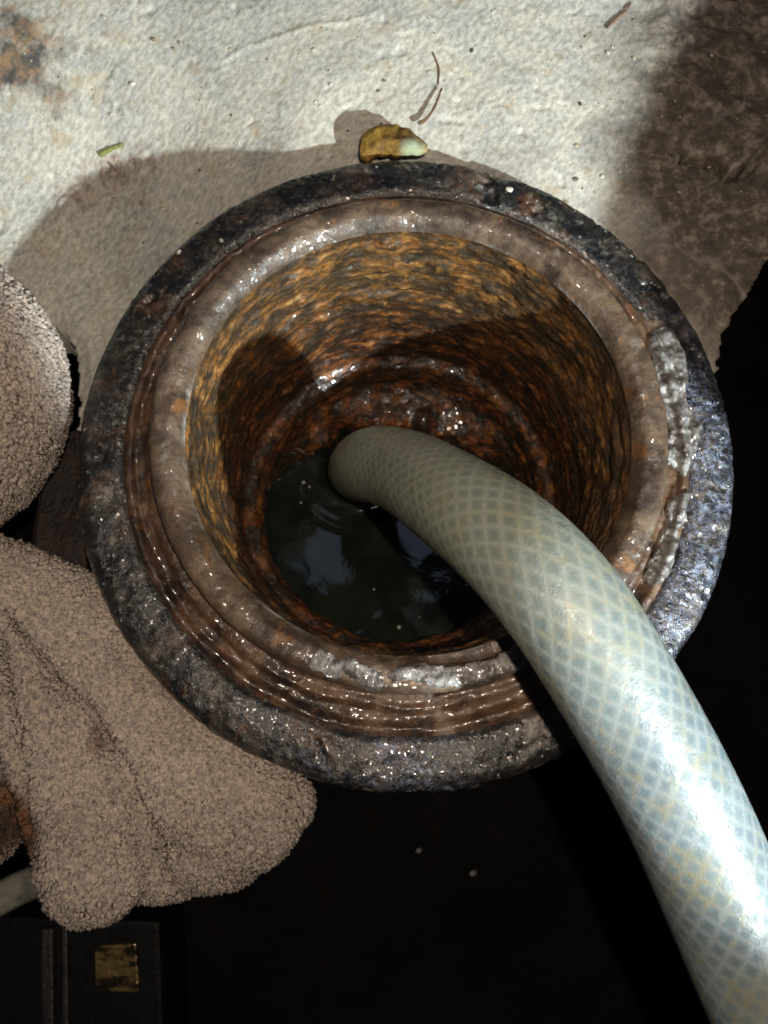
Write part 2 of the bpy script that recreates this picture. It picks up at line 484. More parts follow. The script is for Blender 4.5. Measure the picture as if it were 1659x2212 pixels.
# upper skin on the right broken off along a ragged crack
crack = [tuple(on_plane(*p, CZ0)[:2]) for p in ((1235, 440), (1320, 392), (1400, 366), (1480, 345), (1512, 352), (1546, 352), (1572, 386), (1602, 378), (1625, 352), (1700, 325), (1900, 300))]
cpoly = crack + [(4.8, 3.5), (4.8, 6.2), (0.9, 6.2), (crack[0][0], 2.6)]
up = in_poly(wx, wy, cpoly).astype(float)
right = sstep(1.15, 1.75, X)
dcr = seg_dist(wx, wy, crack)
Z += right * 0.05 * up + right * up * 0.05 * fbm(P * 6, 5, 8)
vis_crack = crack[3:9]
dc2 = seg_dist(X + 0.02 * fbm(P * 14, 3, 44), Y + 0.02 * fbm(P * 14, 3, 45), [crack[3], crack[4], crack[5], crack[6], crack[7], crack[8]])
Z -= 0.16 * (1 - sstep(0.008, 0.034, dc2)) * sstep(-0.25, 0.25, fbm(P * 4, 2, 46) + 0.12)
# scratch ridge and crust on the left
sc1 = [tuple(on_plane(*p, CZ0)[:2]) for p in ((470, 118), (545, 88), (640, 62), (730, 44), (820, 30))]
Z += 0.007 * (1 - sstep(0.0, 0.025, seg_dist(wx, wy, sc1)))
sc2 = [tuple(on_plane(*p, -0.84)[:2]) for p in ((120, 462), (150, 425), (220, 395), (285, 388), (335, 378))]
d2 = seg_dist(wx, wy, sc2)
Z += 0.03 * (1 - sstep(0.0, 0.08, d2)) * (0.4 + fbm(P * 18, 3, 12))
# a low mound left and an up-curl under the glove
edge_d = seg_dist(X, Y, [tuple(p) for p in poly[:7]])
Z -= 0.05 * (1 - sstep(0, 0.12, edge_d)) 
inside = in_poly(X + 0.012 * vnoise(P * 25, 50), Y + 0.012 * vnoise(P * 25, 51), poly) & (np.hypot(X, Y) > 1.25)
cell = inside[:-1, :-1] & inside[1:, :-1] & inside[1:, 1:] & inside[:-1, 1:]
I = np.arange(X.size).reshape(X.shape)
quads = np.stack([I[:-1, :-1], I[1:, :-1], I[1:, 1:], I[:-1, 1:]], -1)[cell]
V = np.stack([X, Y, Z], -1).reshape(-1, 3)
# skirt
cnt = {}
for q in quads.tolist():
    for a, b in zip(q, q[1:] + q[:1]):
        k = (a, b)
        if (b, a) in cnt: del cnt[(b, a)]
        else: cnt[k] = 1
used = np.unique(quads)
remap = -np.ones(len(V), int); remap[used] = np.arange(len(used))
Vn = V[used].tolist(); Fn = remap[quads].tolist()
low = {}
for a, b in cnt:
    for k in (a, b):
        if k not in low:
            low[k] = len(Vn)
            Vn.append([V[k][0], V[k][1], V[k][2] - (0.45 if V[k][0] < 0 else 0.16 + 0.1 * random.random())])
    Fn.append([int(remap[b]), int(remap[a]), low[a], low[b]])
tag(mesh_obj('concrete_ground', Vn, Fn, CONC), kind='structure')

def on_slab(x, y, dz=0.0):
    z = CZ0
    for _ in range(8):
        p = on_plane(x, y, z)
        z = Z[np.argmin(np.abs(gx - p[0])), np.argmin(np.abs(gy - p[1]))]
    return on_plane(x, y, z + dz)
slab_pt = {k: on_slab(*k) for k in ((218, 336), (240, 326), (266, 314), (287, 182), (1310, 62), (1330, 44), (1352, 26), (1362, 8), (935, 115), (948, 150), (946, 185), (903, 277), (953, 200))}
def sp(x, y, dz):
    return slab_pt[(x, y)] + np.array([0, 0, dz])
# ------------------------------------------------------------------ the fitting
NT = 960
def smooth_profile(pts, step=0.012):
    out = []
    for (r0, z0), (r1, z1) in zip(pts[:-1], pts[1:]):
        L = math.hypot(r1 - r0, z1 - z0); k = max(1, int(L / step))
        for i in range(k):
            t = i / k
            out.append((r0 + (r1 - r0) * t, z0 + (z1 - z0) * t))
    out.append(pts[-1])
    a = np.array(out)
    for _ in range(2):
        a[1:-1] = 0.25 * a[:-2] + 0.5 * a[1:-1] + 0.25 * a[2:]
    return a
prof = {
    'bore_wall': [(0.90, -3.0), (0.905, -1.9), (0.90, -1.66), (0.872, -1.54), (0.868, -1.46), (0.90, -1.39), (0.965, -1.34), (0.972, -1.2), (0.975, -0.7), (0.992, -0.3), (1.006, -0.12), (1.010, -0.06)],
    'collar': [(1.010, -0.06), (1.016, -0.042), (1.048, -0.008), (1.058, 0.003), (1.10, 0.005), (1.148, 0.002), (1.162, -0.012), (1.167, -0.05), (1.168, -0.14), (1.172, -0.24)],
    'stepped_seat': [(1.172, -0.24), (1.185, -0.25), (1.235, -0.235), (1.25, -0.265), (1.295, -0.265), (1.31, -0.235), (1.335, -0.235), (1.35, -0.255)],
    'flange': [(1.35, -0.255), (1.37, -0.235), (1.45, -0.235), (1.53, -0.245), (1.57, -0.265), (1.588, -0.31), (1.588, -0.40), (1.575, -0.52), (1.53, -0.56), (1.30, -0.57)],
    'pipe_barrel': [(1.30, -0.57), (1.22, -0.62), (1.2, -1.5), (1.2, -3.05)],
}
mats = {'bore_wall': BORE, 'collar': COLLAR, 'stepped_seat': SEAT, 'flange': FLANGE, 'pipe_barrel': IRON}
fit = thing('pipe_fitting', 'rusty round iron pipe fitting with a raised collar and wide black flange', 'pipe fitting', loc=(0, 0, 0))
def displace(name, r, z, th):
    c, s = np.cos(th), np.sin(th)
    p = np.stack([r * c, r * s, z], -1)
    q = np.stack([c, s, z], -1)
    if name == 'bore_wall':
        strk = np.stack([c * 5, s * 5, z * 16], -1)
        fade = sstep(-0.02, -0.12, z)
        d = 0.018 * fbm(strk, 4, 21) + 0.035 * fbm(p * 2.2, 4, 22) + 0.008 * fbm(np.stack([c * 18, s * 18, z * 40], -1), 3, 23)
        d -= 0.010 * sstep(0.25, 0.5, fbm(np.stack([c * 9, s * 9, z * 20], -1), 3, 29))
        # sludge standing on the far side below the ledge
        far = sstep(-0.1, 0.8, s * 1.0 + c * 0.04 - 0.25) * sstep(-1.5, -1.78, z)
        d -= 0.30 * far * (1 + 0.6 * fbm(p * 4, 3, 24))
        return r + d * fade + 0.008 * fbm(p * 9, 3, 25) * sstep(0, -0.1, z), z
    if name == 'collar':
        d = 0.010 * fbm(p * 6, 4, 26) + 0.004 * fbm(p * 30, 3, 27)
        inner = sstep(1.09, 1.01, r)
        ang = np.degrees(np.arctan2(s, c))
        # broken lip at the front right
        notch = sstep(-92, -80, ang) * sstep(-52, -66, ang)
        nn = notch * (0.5 + 0.6 * fbm(p * 7, 3, 28))
        chip = sstep(0.1, 0.45, fbm(np.stack([c * 6, s * 6, 0 * z], -1), 3, 34)) * 0.4
        return r + inner * (0.075 * np.clip(nn, 0, 1) + 0.02 * chip) + 0.006 * fbm(p * 12, 3, 30), z + d - 0.05 * inner * np.clip(nn, 0, 1)
    if name == 'stepped_seat':
        e = sstep(1.172, 1.19, r)
        return r + 0.012 * fbm(p * 5, 4, 31) * e, z + 0.016 * fbm(np.stack([c * 7, s * 7, r * 30], -1), 4, 32) * e + 0.006 * fbm(p * 30, 3, 33)
    if name == 'flange':
        side = sstep(-0.26, -0.33, z)
        d = 0.020 * fbm(p * 4, 5, 35) + 0.009 * fbm(p * 32, 3, 36) - 0.02 * sstep(0.3, 0.55, fbm(p * 11, 3, 37))
        e = sstep(1.35, 1.40, r)
        # a bite out of the outer edge, front right
        ang = np.degrees(np.arctan2(s, c))
        bite = sstep(-64, -61, ang) * sstep(-36, -52, ang) * sstep(1.42, 1.6, r)
        return r + side * d * 1.0 - 0.0 * bite, z + (1 - side) * d * e
    return r + 0.03 * fbm(p * 3, 4, 38), z
th = np.linspace(0, 2 * np.pi, NT + 1)
for name, pts in prof.items():
    a = smooth_profile(pts, 0.011 if name != 'pipe_barrel' else 0.08)
    k = len(a)
    R = np.repeat(a[:, 0][:, None], NT, 1); Zz = np.repeat(a[:, 1][:, None], NT, 1); TH = np.repeat(th[None, :NT], k, 0)
    r2, z2 = displace(name, R, Zz, TH)
    if name in ('collar', 'stepped_seat', 'flange', 'bore_wall'):     # parts meet at undisturbed rings
        wgt = np.ones(k)
        if name != 'bore_wall': wgt[0] = 0
        wgt[-1] = 0
        r2 = R + (r2 - R) * wgt[:, None]; z2 = Zz + (z2 - Zz) * wgt[:, None]
    V = np.stack([r2 * np.cos(TH), r2 * np.sin(TH), z2], -1).reshape(-1, 3)
    I = np.arange(k * NT).reshape(k, NT); J = np.roll(I, -1, 1)
    Fq = np.stack([I[:-1], J[:-1], J[1:], I[1:]], -1).reshape(-1, 4)[:, ::-1]
    if name in ('bore_wall',): pass
    mesh_obj(name, V, Fq, mats[name], fit)

# grey sealant left on the seat and on the collar
def patch(name, a0, a1, r0, r1, base, seed, mat, thick=0.02, thr=0.0, freq=5):
    na = int((a1 - a0) / 0.35); nr = int((r1 - r0) / 0.008)
    A, R = np.meshgrid(np.radians(np.linspace(a0, a1, na)), np.linspace(r0, r1, nr), indexing='ij')
    x, y = R * np.cos(A), R * np.sin(A)
    P = np.stack([x, y, np.zeros_like(x)], -1)
    u = np.linspace(0, 1, na)[:, None]; v = np.linspace(0, 1, nr)[None, :]
    vc = 0.5 + 0.22 * vnoise(np.stack([u * 6 + 0 * v, 0 * u + 0 * v, 0 * u + 0 * v + seed], -1), seed)
    e = 1 - ((u - 0.5) / 0.5) ** 4 - ((v - vc) / 0.42) ** 2
    h = np.clip(e, -1.2, 0.5) * 0.9 + fbm(P * freq, 5, seed) * 1.1 - 0.12 - thr
    z = base(R) - 0.012 + thick * np.clip(h * 2.5, 0, 1) ** 0.5 * (0.8 + 0.6 * fbm(P * 24, 3, seed + 3)) 
    ok = h > -0.02
    c = ok[:-1, :-1] & ok[1:, :-1] & ok[1:, 1:] & ok[:-1, 1:]
    I = np.arange(x.size).reshape(x.shape)
    q = np.stack([I[:-1, :-1], I[:-1, 1:], I[1:, 1:], I[1:, :-1]], -1)[c][:, ::-1]
    used = np.unique(q)
    if len(used) == 0: return
    rm = -np.ones(x.size, int); rm[used] = np.arange(len(used))
    mesh_obj(name, np.stack([x, y, z], -1).reshape(-1, 3)[used], rm[q], mat, fit)
ra = np.array([p for n_ in ('collar', 'stepped_seat', 'flange') for p in prof[n_] if p[1] > -0.32])
def surf(R):
    return np.interp(R, ra[:, 0], ra[:, 1])
def seat_base(R): return surf(R) + 0.012
patch('sealant_residue', -8, 25, 1.24, 1.43, seat_base, 61, PUTTY, 0.035, 0.02)
patch('sealant_residue', -32, -10, 1.25, 1.38, seat_base, 62, PUTTY, 0.035, 0.0)
patch('sealant_residue', -112, -96, 1.05, 1.165, lambda R: surf(R) + 0.008, 63, PUTTY, 0.022, -0.15, 8)
patch('sealant_residue', -96, -60, 1.04, 1.165, lambda R: surf(R) + 0.008, 64, PUTTY, 0.022, -0.05, 7)

# ------------------------------------------------------------------ hose
ctrl = [(1960, 2820, 2.55), (1800, 2480, 2.60), (1655, 2160, 2.62), (1561, 1940, 2.62), (1467, 1728, 2.61), (1349, 1512, 2.59), (1214, 1300, 2.61), (1080, 1158, 2.84), (962, 1072, 3.26), (880, 1022, 3.70), (815, 1004, 4.10), (786, 1010, 4.6), (774, 1016, 5.3), (772, 1016, 6.2)]
cp = np.array([px(*c) for c in ctrl])
def catmull(p, n=28):
    p = np.vstack([2 * p[0] - p[1], p, 2 * p[-1] - p[-2]])
    out = []
    for i in range(1, len(p) - 2):
        for t in np.linspace(0, 1, n, endpoint=False):
            a, b, c, d = p[i - 1], p[i], p[i + 1], p[i + 2]
            out.append(0.5 * (2 * b + (c - a) * t + (2 * a - 5 * b + 4 * c - d) * t * t + (3 * b - a - 3 * c + d) * t ** 3))
    out.append(p[-2])
    return np.array(out)
path = catmull(cp)
for _ in range(60):
    path[1:-1] = 0.25 * path[:-2] + 0.5 * path[1:-1] + 0.25 * path[2:]
def tube(path, rad, nr):
    T = np.gradient(path, axis=0); T /= np.linalg.norm(T, axis=1)[:, None]
    N = np.cross(T[0], [0, 0, 1.0]); N /= np.linalg.norm(N)
    L = np.concatenate([[0], np.cumsum(np.linalg.norm(np.diff(path, axis=0), axis=1))])
    V, UV = [], []
    for i in range(len(path)):
        N = N - T[i] * (N @ T[i]); N /= np.linalg.norm(N)
        B = np.cross(T[i], N)
        r = rad[i] if hasattr(rad, '__len__') else rad
        for k in range(nr + 1):
            a = 2 * math.pi * k / nr
            V.append(path[i] + r * (math.cos(a) * N + math.sin(a) * B))
            UV.append((k / nr, L[i]))
    Fq = []
    for i in range(len(path) - 1):
        for k in range(nr):
            a = i * (nr + 1) + k
            Fq.append((a, a + 1, a + nr + 2, a + nr + 1))
    return np.array(V), Fq, UV
HR = 0.215
V, Fq, UV = tube(path, HR, 72)
hose = mesh_obj('braided_hose', V, Fq, HOSE, uv=UV)
tag(hose, 'pale translucent hose with white braided mesh, curving down into the pipe', 'hose')

# ------------------------------------------------------------------ water in the bore
WT = math.radians(6)
WZ = -1.78
nr_, na_ = 130, 200
R, A = np.meshgrid(np.linspace(0.0, 0.99, nr_), np.linspace(0, 2 * np.pi, na_, endpoint=False), indexing='ij')
x, y = R * np.cos(A), R * np.sin(A)
# where the hose dips in
zz = path[:, 2] - (WZ - math.tan(WT) * path[:, 1])
i0 = int(np.argmin(np.abs(zz)))
hx, hy = path[i0][:2]
print('hose meets water at', path[i0])
dh = np.hypot(x - hx, y - hy)
P = np.stack([x, y, 0 * x], -1)
z = WZ - math.tan(WT) * y + 0.10 * np.exp(-np.clip(dh - HR, 0, 9) / 0.05) + 0.006 * fbm(P * 4, 2, 70)
tor = np.hypot(x - hx + 0.03, y - hy + 0.03)
z += 0.010 * np.exp(-((tor - 0.40) / 0.03) ** 2) * (0.6 + fbm(P * 5, 2, 71))
V = np.stack([x, y, z], -1).reshape(-1, 3)
I = np.arange(nr_ * na_).reshape(nr_, na_); J = np.roll(I, -1, 1)
Fq = np.stack([I[:-1], I[1:], J[1:], J[:-1]], -1).reshape(-1, 4)
tag(mesh_obj('water', V, Fq, WATER), kind='structure')

bm = bmesh.new()
for x_, y_, r_ in ((965, 1281, 0.012), (868, 1392, 0.016), (861, 1357, 0.014), (808, 1275, 0.008), (690, 1400, 0.007), (640, 1285, 0.008), (905, 1335, 0.006), (770, 1420, 0.006), (655, 1040, 0.014), (668, 1050, 0.010), (690, 1035, 0.012), (650, 1085, 0.009)):
    p_ = on_plane(x_, y_, WZ + 0.01)
    bmesh.ops.create_icosphere(bm, subdivisions=2, radius=r_, matrix=Matrix.Translation((p_[0], p_[1], WZ - math.tan(WT) * p_[1] + 0.004)))
me = bpy.data.meshes.new('foam_bubbles'); bm.to_mesh(me); bm.free()
m = Mat('foam'); me.materials.append(m.done((0.30, 0.31, 0.29), 0.12, 0.6))
fo = bpy.data.objects.new('foam_bubbles', me); COL.objects.link(fo)
tag(fo, 'few pale foam bubbles floating on the dark water', 'foam', kind='stuff')

# ------------------------------------------------------------------ gloved hand
def chain_mesh(bm, pts, rads, flat=1.0):
    """a closed tapered tube with round ends, one finger"""
    pts = np.array(pts, float); rads = np.array(rads, float)
    pp = catmull(np.hstack([pts, rads[:, None]]), 10)
    path, rr = pp[:, :3], pp[:, 3]
    T = np.gradient(path, axis=0); T /= np.linalg.norm(T, axis=1)[:, None]
    caps0 = [(path[0] - T[0] * rr[0] * math.cos(a), rr[0] * math.sin(a)) for a in np.linspace(0.02, math.pi / 2, 8)[:-1]]
    caps1 = [(path[-1] + T[-1] * rr[-1] * math.sin(a), rr[-1] * math.cos(a)) for a in np.linspace(0, math.pi / 2 - 0.02, 8)[1:]]
    full = caps0 + list(zip(path, rr)) + caps1
    N = np.cross(T[0], [0.3, 0.1, 1.0]); N /= np.linalg.norm(N)
    rings = []
    for i, (c, r) in enumerate(full):
        t = T[min(max(i - 7, 0), len(T) - 1)]
        N = N - t * (N @ t); N /= np.linalg.norm(N)
        B = np.cross(t, N)
        rings.append([bm.verts.new(tuple(c + r * (math.cos(a) * N + math.sin(a) * B))) for a in np.linspace(0, 2 * math.pi, 28, endpoint=False)])
    for a, b in zip(rings[:-1], rings[1:]):
        for k in range(28):
            bm.faces.new((a[k], a[(k + 1) % 28], b[(k + 1) % 28], b[k]))
    bm.faces.new(rings[0][::-1]); bm.faces.new(rings[-1])
def gp(x, y, z): return on_plane(x, y, z)
bm = bmesh.new()
# base of the thumb, pressed against the rim from the left
chain_mesh(bm, [gp(-700, 900, -0.25), gp(-450, 870, -0.22), gp(-232, 846, -0.20)], [0.78, 0.775, 0.765])
# heel of the hand
chain_mesh(bm, [gp(-520, 1150, -0.55), gp(-330, 1330, -0.6), gp(-120, 1480, -0.72)], [0.55, 0.52, 0.44])
# three fingers closing under the flange
chain_mesh(bm, [gp(-160, 1290, -0.66), gp(95, 1375, -0.78), gp(295, 1545, -0.88), gp(428, 1685, -0.92), gp(530, 1750, -0.94)], [0.40, 0.37, 0.34, 0.33, 0.29])
chain_mesh(bm, [gp(-100, 1320, -0.66), gp(60, 1450, -0.70), gp(150, 1640, -0.74), gp(185, 1780, -0.78), gp(205, 1870, -0.80)], [0.33, 0.285, 0.262, 0.258, 0.25])
chain_mesh(bm, [gp(-220, 1380, -0.66), gp(-90, 1500, -0.74), gp(-52, 1660, -0.80), gp(-48, 1770, -0.84)], [0.32, 0.28, 0.245, 0.215])
chain_mesh(bm, [gp(400, 1600, -0.95), gp(520, 1690, -0.98), gp(610, 1735, -0.98)], [0.30, 0.24, 0.15])
chain_mesh(bm, [gp(400, 1770, -1.0), gp(440, 1795, -1.0), gp(480, 1800, -1.0)], [0.27, 0.27, 0.26])
chain_mesh(bm, [gp(290, 1680, -1.0), gp(345, 1790, -1.0), gp(372, 1830, -1.0)], [0.28, 0.26, 0.235])
chain_mesh(bm, [gp(235, 1640, -1.02), gp(290, 1760, -1.02), gp(315, 1835, -1.02)], [0.26, 0.25, 0.22])
me = bpy.data.meshes.new('tmp'); bm.to_mesh(me); bm.free()
ob = bpy.data.objects.new('tmp', me); COL.objects.link(ob)
md = ob.modifiers.new('r', 'REMESH'); md.mode = 'VOXEL'; md.voxel_size = 0.016
dg = bpy.context.evaluated_depsgraph_get(); dg.update()
em = bpy.data.meshes.new_from_object(ob.evaluated_get(dg))
bpy.data.objects.remove(ob)
nv = len(em.vertices)
co = np.zeros(nv * 3); em.vertices.foreach_get('co', co); co = co.reshape(-1, 3)
no = np.zeros(nv * 3); em.vertices.foreach_get('normal', no); no = no.reshape(-1, 3)
co2 = co + no * (0.018 * fbm(co * 3, 3, 80) + 0.012 * fbm(co * 14, 3, 81))[:, None]
faces = [list(p.vertices) for p in em.polygons]
creases = [[gp(x_, y_, -0.55)[:2] for x_, y_ in c_] for c_ in (
    ((40, 1330), (110, 1440), (190, 1535), (235, 1620), (266, 1700), (296, 1790), (318, 1860), (330, 1930)),
    ((5, 1300), (30, 1420), (44, 1560), (52, 1700), (58, 1850)))]
def crease_d(p):
    w_ = 0.02 * fbm(p * 9, 3, 84)
    return np.minimum(*[seg_dist(p[:, 0] + w_, p[:, 1] + w_, c_) for c_ in creases])
cd = crease_d(co2)
co2 = co2 - no * (0.14 * np.exp(-(cd / 0.032) ** 2))[:, None]
GLOVE = mat_glove([(gp(-5, 1790, -0.65), 0.16, 0.30, 0.92), (gp(222, 1600, -0.6), 0.01, 0.08, 0.6), (gp(275, 1720, -0.6), 0.01, 0.07, 0.6), (gp(40, 1480, -0.6), 0.01, 0.09, 0.4), (gp(310, 1830, -0.65), 0.01, 0.08, 0.6)])
hand = mesh_obj('gloved_hand', co2, faces, GLOVE)
tag(hand, 'hand in a fuzzy beige work glove gripping the flange at the left', 'hand')
# terry nubs of the glove, far too many to count
tri = np.array([f[:3] for f in faces] + [[f[0], f[2], f[3]] for f in faces if len(f) == 4])
a, b, c = co2[tri[:, 0]], co2[tri[:, 1]], co2[tri[:, 2]]
cr = np.cross(b - a, c - a); area = np.linalg.norm(cr, axis=1) / 2
nrmf = cr / (2 * area[:, None] + 1e-12)
cen = (a + b + c) / 3
view = CAM - cen; view /= np.linalg.norm(view, axis=1)[:, None]
rel = cen - CAM
dep = -(rel @ CZ)
sx = 829.5 + F * (rel @ CX) / dep; sy = 1106 - F * (rel @ CY) / dep
okk = ((nrmf * view).sum(1) > -0.35) & (sx > -160) & (sy < 2300) & (sy > 450)
wgt = area * okk
K = 52000
pick = rng.choice(len(tri), K, p=wgt / wgt.sum())
u1, u2 = rng.random(K), rng.random(K)
s_ = np.sqrt(u1)
pt = a[pick] * (1 - s_)[:, None] + b[pick] * (s_ * (1 - u2))[:, None] + c[pick] * (s_ * u2)[:, None]
nn = nrmf[pick]
# the knit back of the thumb (upper left) is smooth
rel = pt - CAM; dep = -(rel @ CZ)
sx = 829.5 + F * (rel @ CX) / dep; sy = 1106 - F * (rel @ CY) / dep
keep = rng.random(K) < sstep(560, 760, sy + 0.9 * (130 - sx) * 0.5 - 20)
keep &= crease_d(pt) > 0.010 + 0.03 * rng.random(K)
pt, nn = pt[keep], nn[keep]
K = len(pt)
lean = rng.normal(0, 0.55, (K, 3)) + np.array([0.12, -0.75, 0])
d = nn + lean; d /= np.linalg.norm(d, axis=1)[:, None]
t1 = np.cross(d, rng.normal(0, 1, (K, 3))); t1 /= np.linalg.norm(t1, axis=1)[:, None]
t2 = np.cross(d, t1)
ln = rng.uniform(0.022, 0.044, K)[:, None]; rw = rng.uniform(0.010, 0.017, K)[:, None]
base = pt - nn * 0.006
ring = [base + rw * (math.cos(q) * t1 + math.sin(q) * t2) for q in (0, 2.094, 4.189)]
mid = [base + d * ln * 0.62 + rw * 1.15 * (math.cos(q) * t1 + math.sin(q) * t2) for q in (0, 2.094, 4.189)]
top = base + d * ln
V = np.stack(ring + mid + [top], 1).reshape(-1, 3)
o = (np.arange(K) * 7)[:, None]
tris = np.concatenate([o + np.array([[i_, (i_ + 1) % 3, 3 + (i_ + 1) % 3]]) for i_ in range(3)] + [o + np.array([[i_, 3 + (i_ + 1) % 3, 3 + i_]]) for i_ in range(3)] + [o + np.array([[3 + i_, 3 + (i_ + 1) % 3, 6]]) for i_ in range(3)])
nub = mesh_obj('glove_pile', V, tris, GLOVE, hand)
nub['kind'] = 'stuff'

# ------------------------------------------------------------------ small things
def shell(name, pts_uv, mat, parent=None, thick=0.012):
    g = np.array(pts_uv)
    a_, b_ = g.shape[:2]
    du = np.gradient(g, axis=0); dv = np.gradient(g, axis=1)
    nrm = np.cross(du, dv); nrm /= np.linalg.norm(nrm, axis=2)[..., None] + 1e-9
    V = np.concatenate([(g + nrm * thick / 2).reshape(-1, 3), (g - nrm * thick / 2).reshape(-1, 3)])
    I = np.arange(a_ * b_).reshape(a_, b_); n_ = a_ * b_
    f = np.stack([I[:-1, :-1], I[1:, :-1], I[1:, 1:], I[:-1, 1:]], -1).reshape(-1, 4)
    Fq = f.tolist() + (f[:, ::-1] + n_).tolist()
    bd = list(I[:, 0]) + list(I[-1, 1:]) + list(I[::-1, -1][1:]) + list(I[0, ::-1][1:])
    for p, q in zip(bd[:-1], bd[1:]):
        Fq.append([int(q), int(p), int(p + n_), int(q + n_)])
    return mesh_obj(name, V, Fq, mat, parent)
# curled yellow leaf
m = Mat('yellow_leaf')
c = m.ramp(m.noise(9, 6, 0.7), [(0.38, (0.11, 0.062, 0.018)), (0.5, (0.22, 0.13, 0.025)), (0.62, (0.34, 0.235, 0.05))])
pl = near(m, on_plane(889, 325, -0.30), 0.03, 0.09, 0.03, 8)
c = m.mix(m.math('MULTIPLY', pl, 0.4), c, (0.30, 0.53, 0.44))
m.bump(m.noise(12, 5), 0.03, 0.6)
LEAF = m.done(c, 0.65, 0.25)
lf0 = on_plane(781, 322, -0.36); lf1 = on_plane(918, 330, -0.36)
axis = lf1 - lf0; Ln = np.linalg.norm(axis); axis /= Ln
side = np.cross([0, 0, 1], axis)
g = []
for u in np.linspace(0, 1, 110):
    row = []
    wd = 0.086 * math.sin(math.pi * (0.06 + 0.9 * u) ** 0.75) ** 0.55 * (1 + 0.22 * u)
    for v in np.linspace(-0.30, 1.18, 70):
        ang = math.pi * v
        wv = 1 + 0.05 * math.sin(8 * u + 2 * v) + 0.025 * math.sin(17 * u - 3 * v) + (0.10 * max(0, v - 0.75) * math.sin(20 * u))
        p = lf0 + axis * (u * Ln * 1.03) + side * (wd * wv * math.cos(ang) + 0.03 * math.sin(3 * u)) + np.array([0, 0, wd * 0.62 * math.sin(ang) + 0.01 + 0.03 * u])
        row.append(p)
    g.append(row)
g = np.array(g)
g += (0.022 * np.stack([vnoise(g * 9, 91), vnoise(g * 9, 92), vnoise(g * 9, 93)], -1) + 0.008 * np.stack([vnoise(g * 26, 94)] * 3, -1))
leaf = shell('curled_leaf', g, LEAF, None, 0.010)
bm = bmesh.new(); bm.from_mesh(leaf.data)
hc = on_plane(890, 327, -0.29)
dead = []
for f in bm.faces:
    q = np.array(f.calc_center_median()) - hc
    a_ = q @ axis; b_ = q @ side
    w_ = 1 + 0.3 * math.sin(5 * math.atan2(b_, a_))
    if False and (a_ / 0.052) ** 2 + (b_ / 0.026) ** 2 < w_: dead.append(f)
bmesh.ops.delete(bm, geom=dead, context='FACES')
bm.to_mesh(leaf.data); bm.free()
tag(leaf, 'curled yellow leaf with a pale spot lying against the far edge of the flange', 'leaf')
def loc_to(parent, o):
    o.location = -Vector(parent.location)
    return o

def stick(name, pts, rad, mat, label, cat, group=None):
    p = catmull(np.array(pts), 10)
    rr = np.linspace(rad[0], rad[1], len(p)) * (1 + 0.2 * np.array([random.uniform(-1, 1) for _ in p]))
    V, Fq, UV = tube(p, rr, 8)
    n_ = 9
    V = V.tolist(); k = len(V)
    V.append(p[0].tolist()); V.append(p[-1].tolist())
    for i in range(8):
        Fq.append((k, i + 1, i)); e = (len(p) - 1) * n_
        Fq.append((k + 1, e + i, e + i + 1))
    return tag(mesh_obj(name, V, Fq, mat), label, cat, group)
TWIG = mat_dark('twig_bark', (0.09, 0.05, 0.025), (0.24, 0.15, 0.09), 0.7, 9)
stick('twig', [sp(903, 277, 0.04), on_plane(920, 258, -0.415), on_plane(938, 232, -0.415), sp(953, 200, 0.03)], (0.011, 0.006), TWIG, 'thin brown twig standing up behind the yellow leaf', 'twig')
stick('twig', [sp(1310, 62, 0.01), sp(1330, 44, 0.012), sp(1352, 26, 0.012), sp(1362, 8, 0.008)], (0.008, 0.005), TWIG, 'short dark twig on the concrete near the top right edge', 'twig')
stick('stalk', [sp(935, 115, 0.004), sp(948, 150, 0.006), sp(946, 185, 0.003)], (0.005, 0.004), TWIG, 'faint hair-thin stalk on the concrete beyond the leaf and twig', 'stalk')
m = Mat('green_blade'); GREEN = m.done((0.20, 0.22, 0.05), 0.6)
stick('grass_blade', [sp(218, 336, 0.008), sp(240, 326, 0.014), sp(266, 314, 0.008)], (0.016, 0.008), GREEN, 'small green grass scrap on the pale concrete at the left', 'grass scrap')

# pebbles / chips : one shape function
def chip(name, loc, size, mat, label, cat, seed, group=None):
    bm = bmesh.new()
    bmesh.ops.create_icosphere(bm, subdivisions=2, radius=1)
    r = random.Random(seed)
    vs_ = [Vector((r.uniform(-1, 1), r.uniform(-1, 1), r.uniform(-1, 1))).normalized() for _ in range(7)]
    for v in bm.verts:
        k = min(1.0, min(0.72 / max(1e-3, v.co.dot(q)) if v.co.dot(q) > 0.6 else 1 for q in vs_))
        v.co = Vector((v.co.x * size[0] * k, v.co.y * size[1] * k, v.co.z * size[2] * k))
    me = bpy.data.meshes.new(name); bm.to_mesh(me); bm.free()
    me.materials.append(mat)
    o = bpy.data.objects.new(name, me); COL.objects.link(o)
    o.location = loc
    o.rotation_euler = (r.uniform(0, .5), r.uniform(0, .5), r.uniform(0, 6))
    return tag(o, label, cat, group)
m = Mat('white_grit'); GRIT = m.done(m.ramp(m.noise(20, 3), [(0.4, (0.45, 0.43, 0.38)), (0.6, (0.7, 0.68, 0.6))]), 0.5)
chip('grit_chip', tuple(on_plane(1100, 409, -0.185)), (0.026, 0.018, 0.014), GRIT, 'pale chip on the far right of the black flange', 'chip', 1)
chip('grit_chip', tuple(on_plane(478, 519, -0.185)), (0.015, 0.011, 0.010), GRIT, 'tiny white chip on the upper left of the flange', 'chip', 2)
chip('grit_chip', tuple(on_plane(387, 545, -0.20)), (0.016, 0.012, 0.010), GRIT, 'tiny white chip on the outer edge of the flange at the upper left', 'chip', 3)
